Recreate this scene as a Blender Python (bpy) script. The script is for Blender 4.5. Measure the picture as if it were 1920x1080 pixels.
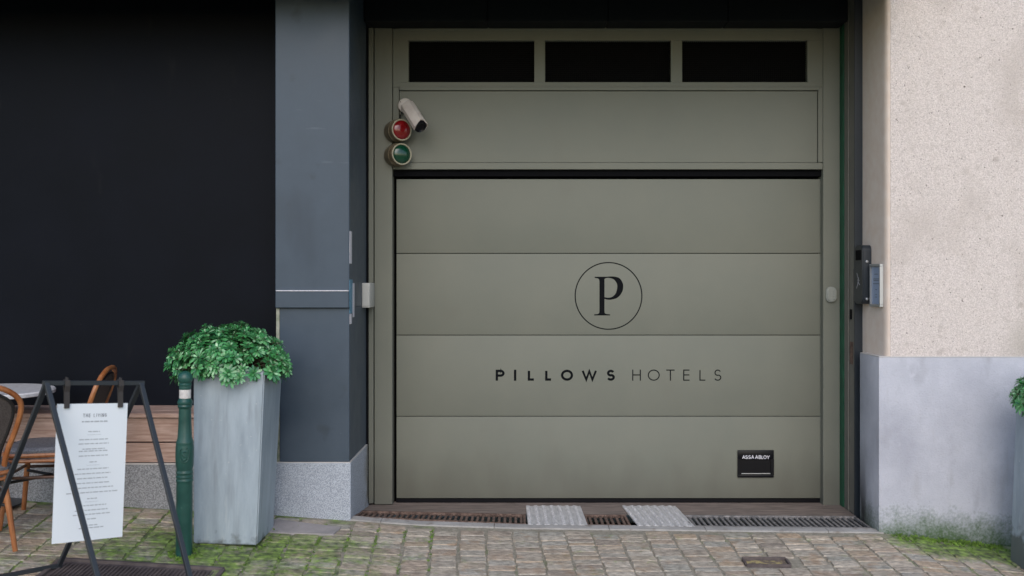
import bpy, bmesh, math, random
from mathutils import Vector, Matrix
random.seed(7)
R = math.radians
S = bpy.context.scene
C = S.collection
for o in list(bpy.data.objects): bpy.data.objects.remove(o)

# ---------------------------------------------------------------- camera, sky, sun, exposure
CZ, FP, VX, VY = 1.56, 1800.0, 975.0, 530.0
cam = bpy.data.objects.new('camera', bpy.data.cameras.new('camera')); C.objects.link(cam)
cam.location = (0, 0, CZ); cam.rotation_euler = (R(90), 0, 0)
cam.data.sensor_width = 36; cam.data.lens = FP/1920*36
cam.data.shift_x = -15/1920; cam.data.shift_y = -10/1920
cam.data.clip_start = .05; cam.data.clip_end = 500
cam.data.dof.use_dof = True; cam.data.dof.focus_distance = 6.6; cam.data.dof.aperture_fstop = 2.4
S.camera = cam
w = bpy.data.worlds.new('World'); S.world = w; w.use_nodes = True
nt = w.node_tree; bg = nt.nodes['Background']
sky = nt.nodes.new('ShaderNodeTexSky'); sky.sky_type = 'NISHITA'; sky.sun_disc = False
SUN_EL, SUN_AZ = 37, 179          # azimuth clockwise from +Y (towards the door)
sky.sun_elevation = R(SUN_EL); sky.sun_rotation = R(SUN_AZ)
sky.air_density = 1.0; sky.dust_density = 1.2; sky.ozone_density = 1.0
nt.links.new(sky.outputs[0], bg.inputs[0]); bg.inputs[1].default_value = .15
sl = bpy.data.lights.new('sun', 'SUN'); sl.energy = .85; sl.angle = R(55); sl.color = (1, .955, .89)
so = bpy.data.objects.new('sun', sl); C.objects.link(so)
sd = Vector((math.sin(R(SUN_AZ))*math.cos(R(SUN_EL)), math.cos(R(SUN_AZ))*math.cos(R(SUN_EL)), math.sin(R(SUN_EL))))
so.rotation_euler = sd.to_track_quat('Z', 'Y').to_euler()
S.view_settings.view_transform = 'Standard'; S.view_settings.look = 'None'
S.view_settings.exposure = 0.54; S.view_settings.gamma = 1
S.view_settings.use_curve_mapping = False
S.render.engine = 'CYCLES'

# ---------------------------------------------------------------- measuring helpers
def X(px, Y): return (px-VX)*Y/FP
def Z(py, Y): return CZ-(py-VY)*Y/FP
YF, YP, YD, YW = 6.74, 6.02, 6.80, 6.39   # frame plane, pillar front plane, door leaf, dark wall
XL, XR = -1.07, 2.251
ZF = [(-9,.5),(-5,.32),(-2.45,.17),(-1.54,.115),(-1.06,.08),(-.65,.048),(0,.027),(2.25,.0),(3.06,-.085),(5,-.26),(9,-.5)]
def zf(x):
    if x <= ZF[0][0]: return ZF[0][1]
    for (a,za),(b,zb) in zip(ZF, ZF[1:]):
        if x <= b: return za+(zb-za)*(x-a)/(b-a)
    return ZF[-1][1]
def gz(x, y):
    if y > 6.05 and XL-.05 < x < XR+.05:
        t = min(1, (y-6.05)/.66); return zf(x)*(1-t)
    return zf(x)-.08*(6.05-min(y,6.05)) if y > 2.5 else zf(x)*max(0,(y+2)/4.5)-.284*max(.8, 1)
def hit(px, py):
    a, b = 2.6, 7.0
    for _ in range(50):
        m = (a+b)/2
        if FP*(CZ-gz(X(px,m), m))/m > py-VY: a = m
        else: b = m
    return Vector((X(px,m), m, gz(X(px,m), m)))

# ---------------------------------------------------------------- materials
def mat(name, c, rough=.6, metal=0, c2=None, scale=4, stretch=(1,1,1), bump=0, bscale=80, lo=.35, hi=.65,
        spots=None, spec=.5, rvar=0, coat=0, detail=6):
    m = bpy.data.materials.new(name); m.use_nodes = True
    t = m.node_tree; N = t.nodes; L = t.links; p = N['Principled BSDF']
    p.inputs['Base Color'].default_value = (*c, 1); p.inputs['Roughness'].default_value = rough
    p.inputs['Metallic'].default_value = metal; p.inputs['Specular IOR Level'].default_value = spec
    p.inputs['Coat Weight'].default_value = coat
    tc = N.new('ShaderNodeTexCoord'); mp = N.new('ShaderNodeMapping'); mp.inputs['Scale'].default_value = stretch
    L.new(tc.outputs['Object'], mp.inputs[0])
    out = None
    if c2:
        n = N.new('ShaderNodeTexNoise'); n.inputs['Scale'].default_value = scale; n.inputs['Detail'].default_value = detail
        n.inputs['Roughness'].default_value = .62
        L.new(mp.outputs[0], n.inputs[0])
        r = N.new('ShaderNodeValToRGB'); r.color_ramp.elements[0].position = lo; r.color_ramp.elements[1].position = hi
        r.color_ramp.elements[0].color = (*c, 1); r.color_ramp.elements[1].color = (*c2, 1)
        L.new(n.outputs[0], r.inputs[0]); out = r.outputs[0]
        if rvar:
            mr = N.new('ShaderNodeMapRange'); mr.inputs[1].default_value = .3; mr.inputs[2].default_value = .7
            mr.inputs[3].default_value = rough-rvar; mr.inputs[4].default_value = rough+rvar
            L.new(n.outputs[0], mr.inputs[0]); L.new(mr.outputs[0], p.inputs['Roughness'])
    for (sc, thr, col, st, wid) in (spots or []):
        n = N.new('ShaderNodeTexNoise'); n.inputs['Scale'].default_value = sc; n.inputs['Detail'].default_value = 3
        m2 = N.new('ShaderNodeMapping'); m2.inputs['Scale'].default_value = st; m2.inputs['Location'].default_value = (sc*.37, 3.1, thr*7)
        L.new(tc.outputs['Object'], m2.inputs[0]); L.new(m2.outputs[0], n.inputs[0])
        mr = N.new('ShaderNodeMapRange'); mr.inputs[1].default_value = thr; mr.inputs[2].default_value = thr+wid
        L.new(n.outputs[0], mr.inputs[0])
        mx = N.new('ShaderNodeMix'); mx.data_type = 'RGBA'
        L.new(mr.outputs[0], mx.inputs[0])
        if out: L.new(out, mx.inputs[6])
        else: mx.inputs[6].default_value = (*c, 1)
        mx.inputs[7].default_value = (*col, 1); out = mx.outputs[2]
    if out: L.new(out, p.inputs['Base Color'])
    if bump:
        n = N.new('ShaderNodeTexNoise'); n.inputs['Scale'].default_value = bscale; n.inputs['Detail'].default_value = 4
        L.new(mp.outputs[0], n.inputs[0])
        b = N.new('ShaderNodeBump'); b.inputs['Strength'].default_value = bump; b.inputs['Distance'].default_value = .01
        L.new(n.outputs[0], b.inputs['Height']); L.new(b.outputs[0], p.inputs['Normal'])
    m['out'] = 0
    return m
def world_mix(m, col, build):
    """mix colour 'col' over the base by a mask made from world position (moss, damp, dirt)"""
    t = m.node_tree; N = t.nodes; L = t.links; p = N['Principled BSDF']
    g = N.new('ShaderNodeNewGeometry'); s = N.new('ShaderNodeSeparateXYZ'); L.new(g.outputs['Position'], s.inputs[0])
    fac = build(N, L, g, s)
    mx = N.new('ShaderNodeMix'); mx.data_type = 'RGBA'; L.new(fac, mx.inputs[0])
    ip = p.inputs['Base Color']
    if ip.is_linked: L.new(ip.links[0].from_socket, mx.inputs[6])
    else: mx.inputs[6].default_value = ip.default_value
    if callable(col): L.new(col(N, L), mx.inputs[7])
    else: mx.inputs[7].default_value = (*col, 1)
    L.new(mx.outputs[2], ip)
def nmath(N, L, op, a, b=None, c=None):
    n = N.new('ShaderNodeMath'); n.operation = op
    for i, v in enumerate((a, b, c)):
        if v is None: continue
        if isinstance(v, (int, float)): n.inputs[i].default_value = v
        else: L.new(v, n.inputs[i])
    return n.outputs[0]
def nmap(N, L, v, a, b, c=0, d=1):
    n = N.new('ShaderNodeMapRange'); L.new(v, n.inputs[0])
    for i, q in enumerate((a, b, c, d)): n.inputs[i+1].default_value = q
    return n.outputs[0]
def nnoise(N, L, pos, sc, det=4, st=None):
    n = N.new('ShaderNodeTexNoise'); n.inputs['Scale'].default_value = sc; n.inputs['Detail'].default_value = det
    if st:
        mp = N.new('ShaderNodeMapping'); mp.inputs['Scale'].default_value = st; L.new(pos, mp.inputs[0]); pos = mp.outputs[0]
    L.new(pos, n.inputs[0]); return n.outputs[0]

M = {}
M['door'] = mat('sage_paint', (.150,.156,.130), .58, spec=.3, c2=(.170,.173,.143), scale=1.5, bump=.02, bscale=250, rvar=.05,
                spots=[(2.5,.62,(.15,.148,.122),(1,1,.6),.25)])
M['dark_slot'] = mat('black_void', (.004,.004,.005), .9, spec=.1)
M['vent'] = mat('vent_mesh', (.006,.006,.006), .8, spec=.1)
M['vinyl'] = mat('black_vinyl', (.004,.0045,.006), .7, spec=.08)
M['pillar'] = mat('slate_blue_paint', (.038,.056,.080), .45, spec=.35, c2=(.055,.075,.102), scale=2.2, bump=.03, bscale=60, rvar=.1,
                  spots=[(5,.66,(.035,.048,.065),(1,1,1),.1), (30,.72,(.10,.12,.145),(1,1,3),.08), (8,.70,(.095,.12,.15),(.4,1,3),.1), (3,.60,(.034,.048,.068),(1,1,.35),.2)])
M['darkwall'] = mat('near_black_panel', (.0035,.0045,.0075), .5, c2=(.006,.0072,.0115), scale=1.2, rvar=.08, spec=.07, spots=[(7,.68,(.011,.0115,.014),(1,1,.3),.15), (60,.76,(.03,.03,.032),(1,1,1),.04)])
M['lintel'] = mat('blue_black_cassette', (.004,.006,.009), .6, spec=.25)
M['granite'] = mat('grey_granite', (.25,.275,.325), .6, c2=(.46,.495,.56), scale=190, detail=2, lo=.42, hi=.58, bump=.05, bscale=200,
                   spots=[(260,.60,(.10,.11,.13),(1,1,1),.05), (1.6,.6,(.25,.26,.28),(1,1,1),.3)])
M['granite_bench'] = mat('darker_grey_granite', (.16,.165,.18), .65, c2=(.33,.335,.355), scale=150, detail=2, lo=.42, hi=.58, bump=.05, bscale=200,
                   spots=[(220,.60,(.07,.07,.08),(1,1,1),.05)])
M['granite_edge'] = mat('sawn_granite_edge', (.5,.48,.47), .6)
M['stucco'] = mat('pinkish_render', (.51,.445,.42), .9, c2=(.74,.665,.635), scale=125, detail=3, bump=.7, bscale=150,
                  spots=[(90,.64,(.31,.265,.24),(1,1,1),.09), (36,.71,(.16,.135,.12),(1,1,1),.03), (1.7,.52,(.46,.40,.365),(1.6,1,1),.3), (14,.60,(.44,.38,.35),(1,1,1),.2),
                         (1.1,.56,(.40,.36,.32),(1.6,1,.8),.22)])
M['reveal'] = mat('smooth_reveal_render', (.66,.54,.46), .85, c2=(.70,.60,.53), scale=14, bump=.15, bscale=150)  # colour raised and warmed to stand in for an unmodelled warm downlight
M['plinthc'] = mat('blue_grey_concrete', (.34,.345,.395), .75, c2=(.47,.475,.53), scale=2.1, bump=.3, bscale=90, detail=9,
                   spots=[(7,.62,(.31,.31,.345),(1,1,.5),.22), (4,.60,(.34,.34,.365),(4,4,.8),.3), (13,.66,(.50,.50,.56),(1,1,.8),.2), (9,.73,(.20,.20,.215),(1.6,1,.25),.05), (26,.77,(.12,.12,.13),(1,1,.5),.03), (160,.6,(.28,.28,.31),(1,1,1),.2)])
M['planter'] = mat('weathered_zinc_concrete', (.24,.285,.325), .6, c2=(.34,.395,.445), scale=2.3, stretch=(5,5,1), bump=.05, bscale=90,
                   spots=[(3,.58,(.20,.225,.245),(7,7,.7),.28), (8,.62,(.40,.44,.465),(5,5,.6),.25), (60,.72,(.5,.52,.52),(1,1,1),.05)], lo=.3, hi=.62)
M['soil'] = mat('soil', (.03,.022,.016), .95, bump=.5, bscale=60)
M['wood'] = mat('pinkish_hardwood', (.29,.175,.135), .6, c2=(.47,.33,.275), scale=5, stretch=(1.2,9,14), bump=.06, bscale=30, rvar=.1,
                spots=[(3,.62,(.25,.15,.12),(1,8,8),.12)])
M['frame_steel'] = mat('dark_steel_powder', (.018,.022,.028), .4, bump=.02, bscale=300)
M['board'] = mat('white_print_board', (.72,.765,.82), .35)
M['ink'] = mat('grey_ink', (.16,.17,.2), .6)
M['inklight'] = mat('pale_ink', (.36,.38,.42), .6)
M['strap'] = mat('dark_leather_strap', (.035,.03,.03), .55)
M['bollard'] = mat('bottle_green_enamel', (.009,.054,.044), .38, c2=(.016,.078,.062), scale=9, bump=.08, bscale=45, rvar=.1,
                   spots=[(40,.7,(.06,.13,.11),(1,1,1),.06)])
M['whiteband'] = mat('worn_white_band', (.62,.60,.58), .5, c2=(.5,.46,.44), scale=40)
M['rattan'] = mat('orange_rattan', (.24,.075,.022), .35, c2=(.38,.15,.055), scale=25, stretch=(1,1,.3), rvar=.1)
M['rattan_dark'] = mat('dark_brown_cane', (.05,.022,.014), .4, c2=(.10,.045,.025), scale=30)
M['black_wrap'] = mat('black_binding', (.012,.011,.012), .45)
M['weave'] = mat('taupe_weave', (.045,.035,.032), .7, c2=(.085,.07,.065), scale=180, detail=1, bump=.3, bscale=250)
M['cushion'] = mat('grey_weave_seat', (.075,.072,.08), .6, c2=(.16,.155,.165), scale=120, detail=1, bump=.2, bscale=200)
M['marble'] = mat('speckled_marble', (.66,.64,.64), .25, c2=(.45,.42,.42), scale=30, lo=.5, hi=.75)
M['white_plastic'] = mat('off_white_plastic', (.50,.46,.42), .4, c2=(.42,.37,.34), scale=20)
M['grey_plastic'] = mat('grey_plastic', (.42,.42,.40), .45)
M['black_plastic'] = mat('black_gloss', (.005,.005,.007), .3, spec=.2)
M['navy_box'] = mat('dark_navy_metal', (.016,.022,.030), .4)
M['brass'] = mat('aged_brass_housing', (.14,.11,.07), .4, metal=.3, c2=(.20,.165,.11), scale=20)
M['bezel'] = mat('cream_bezel', (.33,.30,.22), .4)
M['red'] = mat('red_lens', (.17,.004,.006), .18, coat=.3)
M['green'] = mat('green_lens', (.002,.04,.02), .18, coat=.3)
M['silver'] = mat('brushed_aluminium', (.42,.43,.45), .4, metal=.7)
M['bluepanel'] = mat('pale_blue_name_card', (.26,.33,.48), .3)
M['blue'] = mat('blue_sticker', (.03,.13,.22), .4, c2=(.10,.28,.42), scale=60)
M['white'] = mat('white_scuffed_film', (.62,.60,.62), .5, c2=(.42,.42,.5), scale=80)
M['greenstrip'] = mat('green_film', (.004,.06,.030), .5, c2=(.008,.10,.05), scale=10)
M['channel'] = mat('grey_brown_channel', (.13,.125,.108), .5, c2=(.16,.15,.13), scale=6)
M['edge_trim'] = mat('pale_edge_trim', (.34,.33,.27), .5, c2=(.10,.13,.08), scale=16)
M['rust'] = mat('rusty_cast_iron', (.055,.030,.022), .75, c2=(.20,.13,.10), scale=26, bump=.2, bscale=120)
M['iron'] = mat('worn_grey_iron', (.09,.088,.09), .55, c2=(.27,.25,.245), scale=30, bump=.1, bscale=120)
M['ironplate'] = mat('purple_brown_iron_cover', (.060,.045,.045), .65, c2=(.12,.095,.09), scale=14)
M['chequer'] = mat('worn_aluminium_plate', (.46,.45,.455), .5, metal=.25, c2=(.68,.66,.66), scale=9, stretch=(6,1,1), bump=.1, bscale=60)
M['sill'] = mat('brown_threshold_concrete', (.12,.095,.082), .85, c2=(.24,.19,.165), scale=9, stretch=(.6,3,1), bump=.2, bscale=60)
M['kerb'] = mat('pale_kerb_stone', (.27,.255,.245), .8, c2=(.40,.385,.37), scale=5, bump=.25, bscale=45,
                spots=[(14,.6,(.22,.19,.17),(1,1,1),.12)])
M['patch'] = mat('grey_mortar_patch', (.24,.225,.225), .85, c2=(.36,.33,.33), scale=5, bump=.25, bscale=50)
M['facade'] = mat('slate_facade', (.03,.035,.045), .6)
M['yellow'] = mat('rusty_lid_with_yellow_paint', (.13,.10,.08), .7, c2=(.40,.32,.14), scale=22, lo=.45, hi=.6)

# mossy plinth foot
def moss_col(N, L):
    g = N.new('ShaderNodeNewGeometry'); v = nnoise(N, L, g.outputs['Position'], 22, 3)
    r = N.new('ShaderNodeValToRGB'); r.color_ramp.elements[0].position = .35; r.color_ramp.elements[1].position = .68
    r.color_ramp.elements[0].color = (.035,.065,.014,1); r.color_ramp.elements[1].color = (.21,.33,.05,1)
    L.new(v, r.inputs[0]); return r.outputs[0]
def foot(N, L, g, s):
    h = nmath(N, L, 'ADD', s.outputs[2], nmath(N, L, 'MULTIPLY', nmath(N, L, 'SUBTRACT', s.outputs[0], 2.25), .105))
    n = nnoise(N, L, g.outputs['Position'], 7, 6); n2 = nnoise(N, L, g.outputs['Position'], 70, 3)
    k = nmath(N, L, 'ADD', h, nmath(N, L, 'MULTIPLY', nmath(N, L, 'SUBTRACT', n, .5), -.22))
    k = nmath(N, L, 'ADD', k, nmath(N, L, 'MULTIPLY', nmath(N, L, 'SUBTRACT', n2, .5), -.22))
    xm = nmap(N, L, s.outputs[0], 2.25, 2.6, .05, 0)
    return nmap(N, L, nmath(N, L, 'ADD', k, xm), .20, .0)
world_mix(M['plinthc'], (.07,.115,.055), foot)
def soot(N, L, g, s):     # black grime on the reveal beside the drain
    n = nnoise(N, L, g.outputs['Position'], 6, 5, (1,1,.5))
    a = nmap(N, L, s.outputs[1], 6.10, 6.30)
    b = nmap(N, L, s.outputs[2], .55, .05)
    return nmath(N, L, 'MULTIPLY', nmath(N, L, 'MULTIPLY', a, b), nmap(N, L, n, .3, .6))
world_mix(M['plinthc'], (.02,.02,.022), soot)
# planter damp foot
def damp(N, L, g, s):
    n = nnoise(N, L, g.outputs['Position'], 18, 4)
    k = nmath(N, L, 'ADD', s.outputs[2], nmath(N, L, 'MULTIPLY', nmath(N, L, 'SUBTRACT', n, .5), -.3))
    return nmap(N, L, k, .12, .04, 0, .8)
world_mix(M['planter'], (.055,.06,.045), damp)
world_mix(M['granite'], (.16,.145,.12), lambda N, L, g, s: nmath(N, L, 'MULTIPLY', nmap(N, L, s.outputs[1], 6.45, 6.7),
          nmap(N, L, nnoise(N, L, g.outputs['Position'], 9, 5), .4, .6)))

def splash(N, L, g, s):
    n = nnoise(N, L, g.outputs['Position'], 5, 6, (1.2,1,.5)); 
    k = nmath(N, L, 'ADD', s.outputs[2], nmath(N, L, 'MULTIPLY', n, -.5))
    return nmap(N, L, k, .12, -.25, 0, .55)
world_mix(M['door'], (.105,.10,.082), splash)
# cobbles
def cobble_mat():
    m = bpy.data.materials.new('cobble_setts'); m.use_nodes = True
    t = m.node_tree; N = t.nodes; L = t.links; p = N['Principled BSDF']
    g = N.new('ShaderNodeNewGeometry'); s = N.new('ShaderNodeSeparateXYZ'); L.new(g.outputs['Position'], s.inputs[0])
    r = N.new('ShaderNodeValToRGB'); cr = r.color_ramp
    cols = [(0,(0.276,0.234,0.194)),(.18,(0.372,0.294,0.228)),(.36,(0.318,0.300,0.258)),(.52,(0.408,0.342,0.270)),(.66,(0.348,0.324,0.282)),(.8,(0.396,0.294,0.204)),(.9,(0.480,0.432,0.366)),(1,(0.324,0.270,0.216))]
    cr.elements[0].color = (*cols[0][1],1); cr.elements[1].position = 1; cr.elements[1].color = (*cols[-1][1],1)
    for q, c in cols[1:-1]:
        e = cr.elements.new(q); e.color = (*c, 1)
    L.new(g.outputs['Random Per Island'], r.inputs[0])
    pos = g.outputs['Position']
    v = nnoise(N, L, pos, 24, 8, (1,2.2,1))
    hsv = N.new('ShaderNodeHueSaturation'); L.new(r.outputs[0], hsv.inputs['Color'])
    L.new(nmap(N, L, v, .3, .72, .6, 1.4), hsv.inputs['Value'])
    # tint stains
    mx0 = N.new('ShaderNodeMix'); mx0.data_type = 'RGBA'
    L.new(nmap(N, L, nnoise(N, L, pos, 9, 5), .56, .72, 0, .6), mx0.inputs[0]); L.new(hsv.outputs[0], mx0.inputs[6]); mx0.inputs[7].default_value = (.33,.21,.125,1)
    # moss zones: left round the planter, right foot of wall, thin everywhere
    d1 = nmath(N, L, 'ADD', nmath(N, L, 'POWER', nmath(N, L, 'MULTIPLY', nmath(N, L, 'ADD', s.outputs[0], 1.65), .95), 2),
               nmath(N, L, 'POWER', nmath(N, L, 'MULTIPLY', nmath(N, L, 'SUBTRACT', s.outputs[1], 5.3), 1.5), 2))
    z1 = nmap(N, L, d1, 1.2, .0, 0, .30)
    zr = nmath(N, L, 'MULTIPLY', nmap(N, L, s.outputs[0], 2.1, 2.5), nmap(N, L, s.outputs[1], 5.55, 5.95, 0, .58))
    zl = nmap(N, L, s.outputs[0], -.6, -1.9, 0, .07)
    zone = nmath(N, L, 'ADD', nmath(N, L, 'MAXIMUM', nmath(N, L, 'MAXIMUM', z1, zr), zl), .02)
    nn = nmath(N, L, 'ADD', nmath(N, L, 'MULTIPLY', nnoise(N, L, pos, 6, 4), .6), nmath(N, L, 'MULTIPLY', nnoise(N, L, pos, 38, 5), .4))
    k = nmap(N, L, nmath(N, L, 'ADD', nn, zone), .585, .84, 0, .92)
    mx = N.new('ShaderNodeMix'); mx.data_type = 'RGBA'
    L.new(k, mx.inputs[0]); L.new(mx0.outputs[2], mx.inputs[6]); L.new(moss_col(N, L), mx.inputs[7])
    L.new(mx.outputs[2], p.inputs['Base Color'])
    L.new(nmap(N, L, v, .3, .7, .55, .85), p.inputs['Roughness'])
    b = N.new('ShaderNodeBump'); b.inputs['Strength'].default_value = .75; b.inputs['Distance'].default_value = .012
    L.new(nnoise(N, L, pos, 55, 6), b.inputs['Height']); L.new(b.outputs[0], p.inputs['Normal'])
    return m
def joint_mat():
    m = mat('joint_sand_moss', (.20,.18,.14), .95, c2=(.32,.29,.235), scale=40, bump=.6, bscale=90)
    def f(N, L, g, s):
        pos = g.outputs['Position']
        side = nmap(N, L, nmath(N, L, 'ABSOLUTE', nmath(N, L, 'SUBTRACT', s.outputs[0], .8)), .9, 2.6, 0, .24)
        return nmap(N, L, nmath(N, L, 'ADD', nnoise(N, L, pos, 4, 4), side), .58, .76, 0, .85)
    world_mix(m, moss_col, f)
    return m
M['cobble'] = cobble_mat(); M['joint'] = joint_mat()

def leaf_mat():
    m = bpy.data.materials.new('glossy_green_leaf'); m.use_nodes = True
    t = m.node_tree; N = t.nodes; L = t.links; p = N['Principled BSDF']
    g = N.new('ShaderNodeNewGeometry'); r = N.new('ShaderNodeValToRGB'); cr = r.color_ramp
    cr.elements[0].color = (.018,.10,.035,1); cr.elements[1].color = (.30,.50,.29,1)
    e = cr.elements.new(.55); e.color = (.055,.26,.075,1)
    e = cr.elements.new(.85); e.color = (.13,.37,.14,1)
    L.new(g.outputs['Random Per Island'], r.inputs[0]); L.new(r.outputs[0], p.inputs['Base Color'])
    p.inputs['Roughness'].default_value = .3
    p.inputs['Specular IOR Level'].default_value = .7
    p.inputs['Transmission Weight'].default_value = 0
    return m
M['leaf'] = leaf_mat()
M['mossy'] = mat('moss_green', (.07,.14,.02), .8, c2=(.20,.33,.05), scale=12)
M['keypad'] = mat('keypad_grey', (.27,.28,.255), .45)
M['stem'] = mat('brown_stem', (.06,.05,.03), .8)

# ---------------------------------------------------------------- mesh helpers
def merge(bm, t):
    vm = [bm.verts.new(v.co) for v in t.verts]
    t.verts.index_update()
    for f in t.faces:
        try: bm.faces.new([vm[v.index] for v in f.verts])
        except ValueError: pass
    t.free()
def box(bm, x0, x1, y0, y1, z0, z1, bev=0, seg=1):
    t = bmesh.new()
    bmesh.ops.create_cube(t, size=1, matrix=Matrix.Translation(((x0+x1)/2,(y0+y1)/2,(z0+z1)/2)) @ Matrix.Diagonal((abs(x1-x0),abs(y1-y0),abs(z1-z0),1)))
    if bev: bmesh.ops.bevel(t, geom=t.edges[:], offset=bev, segments=seg, affect='EDGES', profile=.5)
    merge(bm, t)
def bar(bm, p, q, w, h, up=(0,0,1), bev=.0015):
    p, q = Vector(p), Vector(q); d = (q-p); l = d.length; d.normalize()
    s = d.cross(Vector(up)).normalized(); u = s.cross(d)
    mt = Matrix((( d.x,s.x,u.x,(p.x+q.x)/2),(d.y,s.y,u.y,(p.y+q.y)/2),(d.z,s.z,u.z,(p.z+q.z)/2),(0,0,0,1)))
    t = bmesh.new(); bmesh.ops.create_cube(t, size=1, matrix=Matrix.Diagonal((l,w,h,1)))
    if bev: bmesh.ops.bevel(t, geom=t.edges[:], offset=bev, segments=1, affect='EDGES')
    bmesh.ops.transform(t, matrix=mt, verts=t.verts); merge(bm, t)
def tube(bm, pts, r, n=10, caps=True, closed=False):
    pts = [Vector(p) for p in pts]; k = len(pts)
    rs = r if isinstance(r, (list, tuple)) else [r]*k
    rings = []; u = None
    for i, p in enumerate(pts):
        a = pts[(i-1) % k] if (closed or i > 0) else p
        b = pts[(i+1) % k] if (closed or i < k-1) else p
        d = (b-a).normalized()
        if u is None: u = d.orthogonal().normalized()
        u = (u-d*u.dot(d)).normalized(); v = d.cross(u)
        rings.append([bm.verts.new(p+(u*math.cos(2*math.pi*j/n)+v*math.sin(2*math.pi*j/n))*rs[i]) for j in range(n)])
    for i in range(k if closed else k-1):
        a, b = rings[i], rings[(i+1) % k]
        for j in range(n): bm.faces.new((a[j], a[(j+1)%n], b[(j+1)%n], b[j]))
    if caps and not closed:
        bm.faces.new(rings[0][::-1]); bm.faces.new(rings[-1])
def smooth_path(pts, k=6, closed=False):
    P = [Vector(p) for p in pts]; out = []; n = len(P)
    for i in range(n if closed else n-1):
        g = lambda j: P[j % n] if closed else P[max(0, min(n-1, j))]
        a, b, c, d = g(i-1), g(i), g(i+1), g(i+2)
        for s in range(k):
            t = s/k
            out.append(.5*((2*b)+(c-a)*t+(2*a-5*b+4*c-d)*t*t+(3*b-a-3*c+d)*t**3))
    if not closed: out.append(P[-1])
    return out
def lathe(bm, prof, mt=None, n=28):
    mt = mt or Matrix.Identity(4); rings = []
    for r, z in prof:
        if r < 1e-5: rings.append([bm.verts.new(mt @ Vector((0,0,z)))])
        else: rings.append([bm.verts.new(mt @ Vector((r*math.cos(2*math.pi*j/n), r*math.sin(2*math.pi*j/n), z))) for j in range(n)])
    for a, b in zip(rings, rings[1:]):
        if len(a) == 1 and len(b) == 1: continue
        for j in range(n):
            if len(a) == 1: bm.faces.new((a[0], b[(j+1)%n], b[j]))
            elif len(b) == 1: bm.faces.new((a[j], a[(j+1)%n], b[0]))
            else: bm.faces.new((a[j], a[(j+1)%n], b[(j+1)%n], b[j]))
    for rg, fl in ((rings[0], True), (rings[-1], False)):
        if len(rg) > 1: bm.faces.new(rg[::-1] if fl else rg)
def quad(bm, *c): bm.faces.new([bm.verts.new(v) for v in c])

def obj(name, bm, m, parent=None, local=False, smooth=True, recalc=True):
    if recalc: bmesh.ops.recalc_face_normals(bm, faces=bm.faces)
    if parent is not None and not local:
        p = parent; off = Vector((0,0,0))
        while p is not None: off += Vector(p.location); p = p.parent
        bmesh.ops.translate(bm, vec=-off, verts=bm.verts)
    me = bpy.data.meshes.new(name); bm.to_mesh(me); bm.free(); me.materials.append(m)
    if smooth:
        me.polygons.foreach_set('use_smooth', [True]*len(me.polygons)); me.set_sharp_from_angle(angle=R(32))
    o = bpy.data.objects.new(name, me); C.objects.link(o)
    if parent is not None: o.parent = parent
    return o
def tag(o, label, cat, group=None):
    o['label'] = label; o['category'] = cat
    if group: o['group'] = group
    return o
def thing(name, label, cat, loc=(0,0,0), rot=(0,0,0), group=None):
    o = bpy.data.objects.new(name, None); C.objects.link(o); o.empty_display_size = .1
    o.location = loc; o.rotation_euler = rot
    return tag(o, label, cat, group)
def struct(name, bm, m, smooth=True, kind='structure'):
    o = obj(name, bm, m, None, smooth=smooth); o['kind'] = kind; return o
def B(*a, **k):
    bm = bmesh.new(); box(bm, *a, **k); return bm

# ---------------------------------------------------------------- lettering
def arc(cx, cy, rx, ry, a0, a1, n=14):
    return [(cx+rx*math.cos(R(a0+(a1-a0)*i/n)), cy+ry*math.sin(R(a0+(a1-a0)*i/n))) for i in range(n+1)]
GL = {
 'P': [[(0,0),(0,1)], [(0,1),(.55,1)]+arc(.55,.73,.45,.27,90,-90)+[(0,.46)]],
 'I': [[(.5,0),(.5,1)]],
 'L': [[(0,1),(0,0),(1,0)]],
 'O': [arc(.5,.5,.5,.5,90,450,32)],
 'W': [[(0,1),(.27,0),(.5,.95),(.73,0),(1,1)]],
 'S': [arc(.5,.74,.45,.26,25,180,10)[:-1]+arc(.5,.74,.45,.26,180,262,6)+arc(.5,.26,.5,.26,82,0,6)[1:]+arc(.5,.26,.5,.26,0,-155,12)[1:]],
 'H': [[(0,0),(0,1)], [(1,0),(1,1)], [(0,.52),(1,.52)]],
 'T': [[(0,1),(1,1)], [(.5,1),(.5,0)]],
 'E': [[(1,1),(0,1),(0,0),(1,0)], [(0,.52),(.88,.52)]],
 'A': [[(0,0),(.5,1),(1,0)], [(.2,.33),(.8,.33)]],
 'B': [[(0,0),(0,1),(.5,1)]+arc(.5,.76,.42,.24,90,-90,8)+[(0,.52)], [(0,.52),(.5,.52)]+arc(.5,.26,.5,.26,90,-90,8)+[(0,0)]],
 'Y': [[(0,1),(.5,.48),(1,1)], [(.5,.48),(.5,0)]],
 'V': [[(0,1),(.5,0),(1,1)]],
 'N': [[(0,0),(0,1)], [(0,1),(1,0)], [(1,0),(1,1)]],
 'G': [arc(.5,.5,.5,.5,45,350,24)+[(1,.5),(.6,.5)]],
}
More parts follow.
